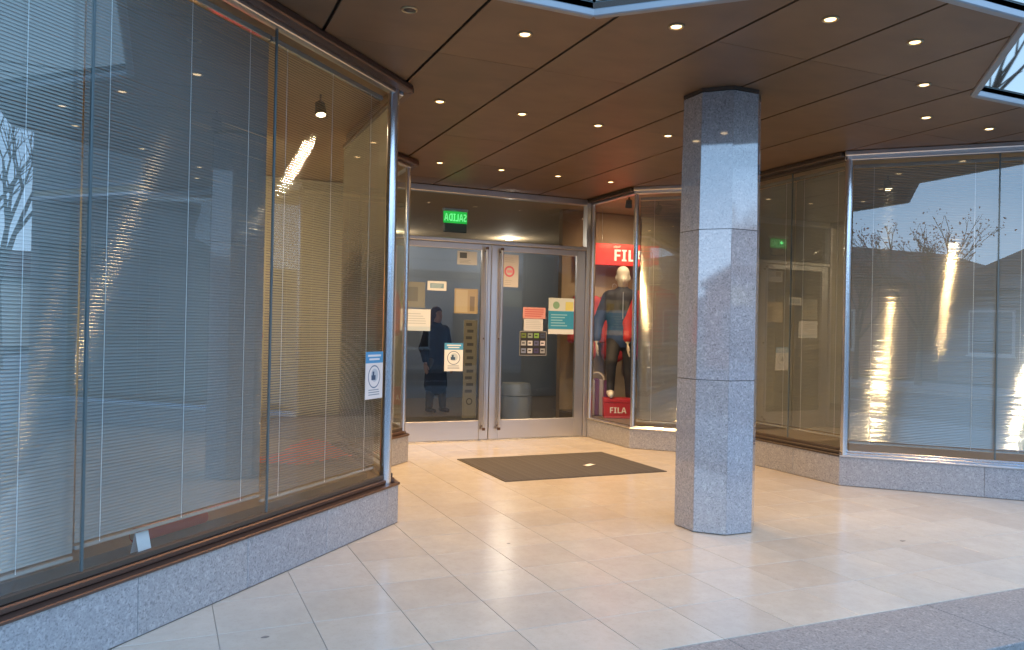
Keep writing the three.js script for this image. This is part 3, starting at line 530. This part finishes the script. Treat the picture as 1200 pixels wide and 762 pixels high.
// a mannequin: shoulders at 1.5, height 1.86; one foot may be raised on a box
function mannequin(label, pos, turn, o) {
  const t = thing('mannequin', label, 'mannequin', pos, turn), up = o.raise ?? 0;
  const white = std({ color: lin(0.6, 0.55, 0.47), roughness: 0.45 });
  const kneeL = up ? [-0.13, 0.6 + up * 0.35, 0.17] : [-0.1, 0.52, 0.03], footL = up ? [-0.13, 0.09 + up, 0.1] : [-0.11, 0.09, 0.0];
  const kneeR = [0.1, 0.52, 0.02], footR = [0.12, 0.09, -0.02];
  const elbL = [-0.3, 1.15, -0.02], wrL = [-0.31, 0.92, 0.06], elbR = [0.3, 1.15, -0.02], wrR = [0.32, 0.93, 0.07];
  const head = [[0, 1.66, 0.0, 0, 1.77, -0.012, 0.068, 0.088, 0.92, 1.08], [0, 1.635, 0.035, 0, 1.68, 0.04, 0.04, 0.05], [0, 1.7, 0.08, 0, 1.675, 0.098, 0.008, 0.014], [0, 1.52, -0.01, 0, 1.64, 0, 0.055, 0.052], [-0.078, 1.69, -0.01, -0.08, 1.72, -0.01, 0.014, 0.016], [0.078, 1.69, -0.01, 0.08, 1.72, -0.01, 0.014, 0.016]];
  const trunk = [[0, 0.98, 0, 0, 1.2, 0, 0.13, 0.115, 1.15, 0.8], [0, 1.2, 0, 0, 1.42, 0, 0.12, 0.15, 1.2, 0.75], [-0.17, 1.46, 0, ...elbL, 0.06, 0.045], [...elbL, ...wrL, 0.042, 0.028], [0.17, 1.46, 0, ...elbR, 0.06, 0.045], [...elbR, ...wrR, 0.042, 0.028], [-0.15, 1.47, 0, 0.15, 1.47, 0, 0.06, 0.06]];
  const legs = (e) => [[-0.09, 0.93, 0, ...kneeL, 0.09 + e, 0.058 + e], [...kneeL, ...footL, 0.057 + e, 0.036 + e], [0.09, 0.93, 0, ...kneeR, 0.09 + e, 0.058 + e], [...kneeR, ...footR, 0.057 + e, 0.036 + e], [-0.06, 0.95, 0, 0.06, 0.95, 0, 0.11 + e, 0.11 + e]];
  const body = field([...head, ...trunk, ...legs(0)], [-0.45, 0.02, -0.25], [0.45, 1.9, 0.32], 72, 0.03);
  const g = mergeGeometries([strip(body), strip(hand(wrL[0], wrL[1] - 0.01, wrL[2], -1, -0.15)), strip(hand(wrR[0], wrR[1] - 0.01, wrR[2], 1, -0.15))]);
  put('body', g, white, t);
  const e = 0.016, jk = [[0, 0.96, 0, 0, 1.2, 0, 0.145 + e, 0.13 + e, 1.18, 0.85], [0, 1.2, 0, 0, 1.42, 0, 0.13 + e, 0.155 + e, 1.2, 0.8], [-0.17, 1.46, 0, ...elbL, 0.068 + e, 0.052 + e], [...elbL, wrL[0], wrL[1] + 0.05, wrL[2] - 0.01, 0.05 + e, 0.04 + e], [0.17, 1.46, 0, ...elbR, 0.068 + e, 0.052 + e], [...elbR, wrR[0], wrR[1] + 0.05, wrR[2] - 0.01, 0.05 + e, 0.04 + e], [-0.15, 1.47, 0, 0.15, 1.47, 0, 0.065 + e, 0.065 + e], [0, 1.48, -0.01, 0, 1.555, -0.005, 0.085, 0.07]];
  const yoke = jk.map((c) => c.slice());
  const jg = field(jk, [-0.5, 0.84, -0.3], [0.5, 1.66, 0.3], 60, 0.035);
  // dark yoke over the chest, blue below: one garment, two dyed cloths
  const col = new Float32Array(jg.attributes.position.count * 3); for (let i = 0; i < col.length / 3; i++) { const y = jg.attributes.position.getY(i); const c = y > 1.3 ? o.top : o.low; col.set(c, i * 3); }
  jg.setAttribute('color', new THREE.BufferAttribute(col, 3));
  const jm = put('jacket', jg, std({ vertexColors: true, roughness: 0.7 }), t);
  span('zip', -0.006, 0.006, 1.2, 1.53, 0.128, 0.142, std({ color: lin(0.6, 0.6, 0.6), roughness: 0.3, metalness: 0.8 }), jm, 0.002);
  const lg = field(legs(0.008).concat([[0, 0.95, 0, 0, 1.02, 0, 0.13, 0.13, 1.1, 0.85]]), [-0.4, 0.1 + 0, -0.3], [0.4, 1.15, 0.36], 64, 0.03);
  put('leggings', lg, std({ color: lin(...(o.legs ?? [0.02, 0.02, 0.025])), roughness: 0.75 }), t);
  for (const f of [footL, footR]) {
    const s = field([[f[0], f[1] - 0.035, f[2] - 0.03, f[0], f[1] - 0.045, f[2] + 0.15, 0.045, 0.036, 0.95, 1], [f[0], f[1] - 0.03, f[2] - 0.01, f[0], f[1] + 0.01, f[2] - 0.01, 0.045, 0.044]], [f[0] - 0.09, f[1] - 0.1, f[2] - 0.12], [f[0] + 0.09, f[1] + 0.08, f[2] + 0.24], 26, 0.02);
    put('shoe', s, std({ color: lin(...(f === footR && up ? [0.05, 0.05, 0.05] : o.shoes ?? [0.75, 0.73, 0.68])), roughness: 0.5 }), t);
  }
  return t;
}
const DF = 0.246;
mannequin('white mannequin in blue and navy jacket and black leggings, one foot on a red box', [5.2, DF, -8.42], -0.5, { raise: 0.24, top: [0.012, 0.014, 0.03], low: [0.02, 0.055, 0.16] });
mannequin('mannequin in red jacket half hidden by the silver window post', [5.42, DF, -8.05], -0.55, { top: [0.35, 0.012, 0.02], low: [0.4, 0.015, 0.02], legs: [0.015, 0.015, 0.03] });
{
  const t = thing('shoe_box', 'red box with white lettering under the mannequin foot', 'box', [5.1, DF, -8.33], -0.45);
  const red = std({ color: lin(0.42, 0.012, 0.025), roughness: 0.5 }), w = std({ color: lin(0.8, 0.78, 0.75), roughness: 0.5 });
  span('carton', -0.17, 0.17, 0.001, 0.19, -0.12, 0.12, red, t, 0.004); span('lid', -0.175, 0.175, 0.192, 0.238, -0.125, 0.125, red, t, 0.004);
  const L = letters('FILA', 0.07, 0.002); put('lettering', L.g, w, t, [0, 0.1, 0.121]);
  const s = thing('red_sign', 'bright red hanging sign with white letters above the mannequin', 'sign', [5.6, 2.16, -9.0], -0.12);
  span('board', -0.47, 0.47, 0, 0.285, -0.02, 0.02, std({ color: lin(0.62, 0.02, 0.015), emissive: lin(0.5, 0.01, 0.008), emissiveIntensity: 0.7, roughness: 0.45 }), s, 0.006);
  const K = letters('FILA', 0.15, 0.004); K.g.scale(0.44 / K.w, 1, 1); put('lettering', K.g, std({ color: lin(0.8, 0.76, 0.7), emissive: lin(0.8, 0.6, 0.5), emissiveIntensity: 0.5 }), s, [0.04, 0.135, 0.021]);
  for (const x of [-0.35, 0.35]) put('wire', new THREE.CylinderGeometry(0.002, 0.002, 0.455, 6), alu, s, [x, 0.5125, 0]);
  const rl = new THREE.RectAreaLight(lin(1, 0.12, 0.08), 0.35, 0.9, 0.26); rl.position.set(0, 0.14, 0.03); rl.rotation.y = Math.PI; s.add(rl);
}
// hanging red jackets and striped bag beside the mannequin
{
  const jacket = (x, z, turn, col, label) => {
    const t = thing('hanging_jacket', label, 'jacket', [x, 0.9, z], turn);
    const g = field([[0, 0.1, 0, 0, 0.5, 0, 0.13, 0.12, 1.35, 0.55], [0, 0.5, 0, 0, 0.72, 0, 0.13, 0.11, 1.5, 0.5], [-0.17, 0.78, 0, -0.27, 0.28, 0.02, 0.06, 0.05], [0.17, 0.78, 0, 0.27, 0.28, 0.02, 0.06, 0.05], [-0.15, 0.8, 0, 0.15, 0.8, 0, 0.05, 0.05], [0, 0.8, 0, 0, 0.9, 0, 0.07, 0.06]], [-0.42, -0.1, -0.16], [0.42, 1.05, 0.16], 40, 0.05);
    put('garment', g, std({ color: lin(...col), roughness: 0.8 }), t);
    put('hook', new THREE.TorusGeometry(0.03, 0.004, 6, 14, 4), alu, t, [0, 1.0, 0]);
  };
  jacket(5.1, -9.15, 0.2, [0.45, 0.05, 0.06], 'red jacket hung behind the mannequin beside the door jamb');
  jacket(0.55, -7.4, 0.5, [0.5, 0.06, 0.05], 'salmon red jacket hung deep in the left display');
  jacket(0.0, -7.1, 0.6, [0.55, 0.3, 0.1], 'ochre jacket hung deep in the left display');
  jacket(5.55, -9.2, -0.1, [0.4, 0.02, 0.03], 'bright red jacket hung right behind the mannequin shoulder');
  jacket(6.0, -9.12, 0.1, [0.3, 0.03, 0.1], 'dark pink jacket hung under the red sign');
  const t = thing('striped_bag', 'purple and white striped bag standing on the display floor', 'bag', [4.97, DF, -8.62], -0.4);
  const cols = [[0.12, 0.03, 0.12], [0.55, 0.52, 0.5], [0.12, 0.03, 0.12], [0.3, 0.27, 0.3], [0.12, 0.03, 0.12]];
  cols.forEach((c, i) => span('stripe', -0.14 + i * 0.056, -0.14 + i * 0.056 + 0.055, 0.001, 0.46 - 0.012 * Math.abs(i - 2), -0.09, 0.09, std({ color: lin(...c), roughness: 0.8 }), t, 0.012));
  put('strap', new THREE.TorusGeometry(0.09, 0.012, 8, 20, Math.PI), std({ color: lin(0.6, 0.55, 0.5), roughness: 0.7 }), t, [0, 0.44, 0.02]);
}
// person inside the shop
{
  const t = thing('person', 'person in long dark coat standing inside behind the left door', 'person', [3.86, 0.002, -11.6], 0.35);
  const skin = std({ color: lin(0.3, 0.18, 0.12), roughness: 0.6 }), coat = std({ color: lin(0.014, 0.01, 0.009), roughness: 1 }), hair = std({ color: lin(0.05, 0.02, 0.012), roughness: 0.7 }), shoe = std({ color: lin(0.02, 0.02, 0.02), roughness: 0.5 });
  const wrL = [-0.26, 0.76, 0.07], wrR = [0.26, 0.76, 0.07];
  const b = field([[0, 1.42, 0, 0, 1.51, -0.01, 0.066, 0.083, 0.92, 1.06], [0, 1.395, 0.035, 0, 1.44, 0.045, 0.036, 0.045], [0, 1.46, 0.078, 0, 1.43, 0.096, 0.008, 0.013], [-0.028, 1.472, 0.07, 0.028, 1.472, 0.07, 0.014, 0.014], [0, 1.28, -0.01, 0, 1.4, 0, 0.05, 0.048], [0, 0.8, 0, 0, 1.2, 0, 0.12, 0.13, 1.2, 0.8], [-0.08, 0.8, 0, -0.1, 0.44, 0.01, 0.08, 0.052], [-0.1, 0.44, 0.01, -0.11, 0.07, -0.01, 0.05, 0.034], [0.08, 0.8, 0, 0.1, 0.44, 0.03, 0.08, 0.052], [0.1, 0.44, 0.03, 0.12, 0.07, 0.03, 0.05, 0.034], [-0.16, 1.24, 0, -0.24, 0.98, -0.01, 0.05, 0.04], [-0.24, 0.98, -0.01, ...wrL, 0.037, 0.026], [0.16, 1.24, 0, 0.24, 0.98, -0.01, 0.05, 0.04], [0.24, 0.98, -0.01, ...wrR, 0.037, 0.026]], [-0.4, 0.01, -0.25], [0.4, 1.64, 0.25], 64, 0.03);
  put('body', mergeGeometries([strip(b), strip(hand(wrL[0], wrL[1] - 0.01, wrL[2], -1, -0.1)), strip(hand(wrR[0], wrR[1] - 0.01, wrR[2], 1, -0.1))]), skin, t);
  put('coat', field([[0, 0.42, 0, 0, 0.9, 0, 0.17, 0.14, 1.15, 0.85], [0, 0.9, 0, 0, 1.2, 0, 0.14, 0.15, 1.25, 0.85], [-0.16, 1.25, 0, -0.25, 0.98, -0.01, 0.075, 0.06], [-0.25, 0.98, -0.01, -0.26, 0.8, 0.06, 0.058, 0.045], [0.16, 1.25, 0, 0.25, 0.98, -0.01, 0.075, 0.06], [0.25, 0.98, -0.01, 0.26, 0.8, 0.06, 0.058, 0.045], [-0.13, 1.25, 0, 0.13, 1.25, 0, 0.075, 0.075], [0, 1.26, -0.01, 0, 1.33, -0.01, 0.09, 0.075]], [-0.42, 0.2, -0.28], [0.42, 1.42, 0.28], 56, 0.04), coat, t);
  put('hair', field([[0, 1.5, -0.03, 0, 1.53, -0.02, 0.1, 0.088], [-0.05, 1.45, -0.05, -0.06, 1.24, -0.08, 0.06, 0.05], [0.05, 1.45, -0.05, 0.06, 1.24, -0.08, 0.06, 0.05]], [-0.2, 1.12, -0.22], [0.2, 1.66, 0.12], 32, 0.04), hair, t);
  put('trousers', field([[-0.08, 0.8, 0, -0.1, 0.44, 0.01, 0.1, 0.075], [-0.1, 0.44, 0.01, -0.11, 0.09, -0.01, 0.072, 0.055], [0.08, 0.8, 0, 0.1, 0.44, 0.03, 0.1, 0.075], [0.1, 0.44, 0.03, 0.12, 0.09, 0.03, 0.072, 0.055]], [-0.3, 0.0, -0.2], [0.3, 1.0, 0.22], 40, 0.02), shoe, t);
  for (const [x, z] of [[-0.11, -0.01], [0.12, 0.03]]) put('shoe', field([[x, 0.04, z - 0.03, x, 0.03, z + 0.13, 0.04, 0.03], [x, 0.05, z, x, 0.1, z, 0.042, 0.04]], [x - 0.08, -0.02, z - 0.11], [x + 0.08, 0.17, z + 0.2], 22, 0.02), shoe, t);
}
// barrel shaped bin behind the right door
{
  const t = thing('waste_bin', 'grey barrel shaped bin behind the right glass door', 'bin', [4.2, 0.002, -9.35]);
  const pts = [[0.001, 0], [0.16, 0], [0.172, 0.02], [0.2, 0.2], [0.208, 0.36], [0.196, 0.52], [0.18, 0.6], [0.165, 0.6], [0.16, 0.585], [0.001, 0.56]].map(([r, y]) => new THREE.Vector2(r, y));
  put('drum', new THREE.LatheGeometry(pts, 32), std({ color: lin(0.3, 0.34, 0.36), roughness: 0.45 }), t);
  for (const [y, r] of [[0.15, 0.197], [0.45, 0.207]]) { const g = new THREE.TorusGeometry(r, 0.007, 6, 36); g.rotateX(Math.PI / 2); put('hoop', g, std({ color: lin(0.2, 0.23, 0.25), roughness: 0.4 }), t, [0, y, 0]); }
}
// things lying in the left display
{
  const g = new THREE.PlaneGeometry(0.62, 0.4, 26, 16), a = g.attributes.position;
  for (let i = 0; i < a.count; i++) { const x = a.getX(i), y = a.getY(i), e = Math.max(Math.abs(x) / 0.31, Math.abs(y) / 0.2); a.setZ(i, 0.012 + Math.max(0, 0.14 * (1 - e * e)) * (0.7 + 0.3 * Math.sin(x * 17 + y * 9)) + 0.01 * Math.sin(x * 40) * Math.cos(y * 33)); a.setX(i, x * (1 + 0.1 * Math.sin(y * 14))); }
  g.rotateX(-Math.PI / 2); g.computeVertexNormals();
  const t = thing('folded_cloth', 'crumpled salmon red cloth lying in the display beside the corner post', 'cloth', [1.0, 0.302, -6.0], 0.7);
  put('fabric', g, std({ color: lin(0.6, 0.12, 0.08), roughness: 0.85, side: THREE.DoubleSide }), t);
  const s = thing('fabric_roll', 'red roll of fabric lying low under the raised blind', 'fabric', [0.06, 0.301, -4.08], Math.PI / 4);
  const rg = new THREE.CylinderGeometry(0.035, 0.035, 0.42, 18); rg.rotateZ(Math.PI / 2); put('roll', rg, std({ color: lin(0.4, 0.03, 0.03), roughness: 0.8 }), s, [0, 0.036, 0]);
  const cg = new THREE.CylinderGeometry(0.016, 0.016, 0.45, 12); cg.rotateZ(Math.PI / 2); put('core', cg, std({ color: lin(0.5, 0.4, 0.28), roughness: 0.9 }), s, [0, 0.036, 0]);
  const w = thing('price_card', 'small white price card standing under the raised blind', 'card', [-0.06, 0.301, -3.78], Math.PI / 4);
  put('front', new THREE.BoxGeometry(0.07, 0.09, 0.002), std({ color: lin(0.75, 0.78, 0.8), roughness: 0.6 }), w, [0, 0.045, 0.012], [-0.25, 0, 0]);
  put('back', new THREE.BoxGeometry(0.07, 0.09, 0.002), std({ color: lin(0.75, 0.78, 0.8), roughness: 0.6 }), w, [0, 0.045, -0.012], [0.25, 0, 0]);
}

// ------------------------------------------------------------------ across the street, seen in the glass
const winGlass = phys({ color: lin(0.06, 0.07, 0.08), roughness: 0.05, metalness: 0, ior: 1.6 });
function house(name, label, x0, x1, z0, z1, h, wallC, o = {}) {
  const t = thing(name, label, 'building', [x0, -0.16, z0]), w = x1 - x0, d = z1 - z0, wm = std({ color: lin(...wallC), roughness: 0.9 });
  span('wall', 0, w, 0, h, 0, d, wm, t, 0.02);
  if (o.gable) {
    const s = new THREE.Shape([new THREE.Vector2(-0.4, 0), new THREE.Vector2(w + 0.4, 0), new THREE.Vector2(w / 2, o.gable)]);
    put('roof', new THREE.ExtrudeGeometry(s, { depth: d + 0.6, bevelEnabled: false }), std({ color: lin(...(o.roof ?? [0.16, 0.08, 0.06])), roughness: 0.9 }), t, [0, h, -0.3]);
  } else span('roof', -0.15, w + 0.15, h, h + 0.25, -0.15, d + 0.15, std({ color: lin(0.15, 0.15, 0.16), roughness: 0.9 }), t, 0.02);
  const fm = std({ color: lin(...(o.frame ?? [0.6, 0.6, 0.58])), roughness: 0.6 });
  for (const [a, b, y0, y1] of o.windows ?? []) {
    const f = new THREE.Group(); f.name = 'window'; t.add(f);
    span('frame', a - 0.07, b + 0.07, y0 - 0.07, y1 + 0.07, -0.05, 0.05, fm, f, 0.01); span('glazing', a, b, y0, y1, -0.06, -0.051, winGlass, f, 0.002);
    span('sill', a - 0.1, b + 0.1, y0 - 0.13, y0 - 0.071, -0.12, 0.04, fm, f, 0.01);
  }
  return t;
}
{
  const t = house('grey_shop', 'blue grey shop across the street with pale upper boards and cream band', 6, 20, 12.2, 20, 4.9, [0.24, 0.28, 0.34], { windows: [[1.2, 3.4, 0.7, 2.1], [9.5, 12.4, 0.5, 2.1]] });
  const pale = std({ color: lin(0.5, 0.54, 0.57), roughness: 0.8 }), dark = std({ color: lin(0.04, 0.04, 0.05), roughness: 0.7 }), cream = std({ color: lin(0.72, 0.6, 0.38), roughness: 0.8 });
  span('fascia', -0.05, 14.05, 3.35, 3.62, -0.14, -0.005, dark, t, 0.01);
  for (let k = 0; k < 3; k++) span('board', 0, 14, 3.64 + k * 0.42, 3.64 + k * 0.42 + 0.405, -0.07 - (k % 2) * 0.012, -0.005, pale, t, 0.02);
  span('cream_band', 5.6, 14.02, 2.35, 3.0, -0.1, -0.004, cream, t, 0.01);
  span('door', 4.4, 5.4, 0.02, 2.3, -0.08, -0.004, dark, t, 0.01);
}
house('low_house', 'low grey brown house across the street with dark gabled roof', -8.2, 2.6, 13.5, 22, 3.0, [0.2, 0.17, 0.15], { gable: 2.0, roof: [0.12, 0.11, 0.12], windows: [[1.2, 2.6, 1.0, 2.3], [4.4, 6.0, 1.0, 2.3], [7.6, 9.2, 1.0, 2.3]] });
house('brick_house', 'reddish house across the street with brown gabled roof', -20, -9.4, 13.5, 22, 3.4, [0.3, 0.16, 0.12], { gable: 1.9, roof: [0.1, 0.06, 0.05], windows: [[1.4, 3.0, 1.0, 2.4], [6.4, 8.2, 1.0, 2.4]] });
house('tall_house', 'two storey pale house farther along the far pavement', 21.5, 33, 12.8, 22, 6.0, [0.55, 0.5, 0.42], { windows: [[1, 2.6, 1, 2.3], [5, 6.6, 1, 2.3], [1, 2.6, 3.9, 5.2], [5, 6.6, 3.9, 5.2]] });
house('corner_house', 'cream house at the far end of the street beyond the shop', 44, 56, -9, 4, 3.6, [0.66, 0.6, 0.5], { gable: 1.8, windows: [] });
{ // utility pole with wires
  const wood = std({ color: lin(0.12, 0.09, 0.07), roughness: 0.9 });
  const pole = (x, z, label) => { const t = thing('utility_pole', label, 'utility pole', [x, -0.16, z]); put('shaft', new THREE.CylinderGeometry(0.1, 0.15, 8.2, 12), wood, t, [0, 4.1, 0]); span('cross_arm', -0.06, 0.06, 7.3, 7.42, -0.9, 0.9, wood, t, 0.01); for (const zz of [-0.75, 0, 0.75]) put('insulator', new THREE.CylinderGeometry(0.04, 0.05, 0.12, 8), std({ color: lin(0.5, 0.5, 0.5), roughness: 0.4 }), t, [0, 7.48, zz]); };
  pole(-11.5, 10, 'wooden utility pole in front of the reddish house'); pole(23, 10, 'wooden utility pole in front of the pale two storey house');
  for (const zz of [-0.75, 0, 0.75]) { const pts = []; for (let i = 0; i <= 16; i++) { const u = i / 16; pts.push(new THREE.Vector3(-11.5 + 34.5 * u, 7.38 - 1.0 * 4 * u * (1 - u), 10 + zz)); } const m = put(numbered('overhead_wire'), new THREE.TubeGeometry(new THREE.CatmullRomCurve3(pts), 32, 0.015, 5), std({ color: lin(0.03, 0.03, 0.03), roughness: 0.7 }), scene); m.userData = { label: 'black overhead wire strung between the two utility poles', category: 'wire', group: 'overhead wires' }; }
}
function tree(label, x, z, h, leafC, nLeaf) {
  const t = thing('street_tree', label, 'tree', [x, -0.2, z]), bark = std({ color: lin(0.09, 0.065, 0.05), roughness: 0.95 }), trunk = [], br = [], tips = [];
  const limb = (a, d, len, r, lvl) => {
    const b = a.clone().addScaledVector(d, len), g = new THREE.CylinderGeometry(r * 0.62, r, len, lvl ? 5 : 9, 1); g.translate(0, len / 2, 0);
    g.applyQuaternion(new THREE.Quaternion().setFromUnitVectors(new THREE.Vector3(0, 1, 0), d)); g.translate(a.x, a.y, a.z); (lvl ? br : trunk).push(g);
    if (lvl > 1) tips.push(b); if (lvl >= 5) return;
    const n = lvl ? 2 + (rnd() < 0.5 ? 1 : 0) : 5;
    for (let i = 0; i < n; i++) { const nd = d.clone().add(new THREE.Vector3(rnd() - 0.5, rnd() * 0.35, rnd() - 0.5).multiplyScalar(lvl ? 1.2 : 1.5)).normalize(); limb(b, nd, len * (0.62 + rnd() * 0.2), r * 0.58, lvl + 1); }
  };
  limb(new THREE.Vector3(), new THREE.Vector3(0.03, 1, 0.02).normalize(), h * 0.3, h * 0.022, 0);
  put('trunk', mergeGeometries(trunk), bark, t); put('branches', mergeGeometries(br), bark, t);
  if (nLeaf) { const P = [], N = []; for (let i = 0; i < nLeaf; i++) { const c = tips[Math.floor(rnd() * tips.length)].clone().add(new THREE.Vector3(rnd() - 0.5, rnd() - 0.5, rnd() - 0.5).multiplyScalar(h * 0.09)), u = new THREE.Vector3(rnd() - 0.5, rnd() - 0.5, rnd() - 0.5).normalize(), v = new THREE.Vector3(rnd() - 0.5, rnd() - 0.5, rnd() - 0.5).cross(u).normalize(), s = 0.025 + rnd() * 0.03; for (const [p, q] of [[-1, 0], [0, 0.6], [1, 0], [-1, 0], [1, 0], [0, -0.6]]) { const w = c.clone().addScaledVector(u, p * s).addScaledVector(v, q * s); P.push(w.x, w.y, w.z); } } const g = new THREE.BufferGeometry(); g.setAttribute('position', new THREE.Float32BufferAttribute(P, 3)); g.computeVertexNormals(); put('crown', g, std({ color: lin(...leafC), roughness: 0.9, side: THREE.DoubleSide }), t).userData = { kind: 'stuff' }; }
}
tree('small tree with thin red leaves before the low grey brown house', -6.6, 10.6, 5.2, [0.3, 0.07, 0.06], 900);
tree('reddish small tree between the low grey brown house and the reddish house', -9.2, 10.8, 4.6, [0.3, 0.1, 0.07], 700);
tree('bare tree in front of the grey shop', 16.5, 10.6, 6.5, [0, 0, 0], 0);
tree('tallest bare tree before the pale two storey house', 20.5, 10.3, 13, [0, 0, 0], 0);
tree('tall bare tree far along the pavement beyond the shop', 22, 0.4, 8, [0, 0, 0], 0);
{ // low hills far behind the houses
  const g = new THREE.PlaneGeometry(500, 60, 120, 6), a = g.attributes.position; g.rotateX(-Math.PI / 2);
  for (let i = 0; i < a.count; i++) { const x = a.getX(i), z = a.getZ(i); a.setY(i, (11 + 6 * Math.sin(x * 0.021 + 1) + 3 * Math.sin(x * 0.063) + 1.2 * Math.sin(x * 0.19)) * Math.max(0, Math.cos((z / 30) * Math.PI / 2))); }
  g.computeVertexNormals(); const m = put('hill', g, std({ color: lin(0.07, 0.09, 0.08), roughness: 1 }), scene, [0, -0.4, 140]); m.userData = { kind: 'structure' };
}
scene.traverse((o) => { if (o.isMesh) { o.castShadow = true; o.receiveShadow = true; } });
renderer.render(scene, camera);
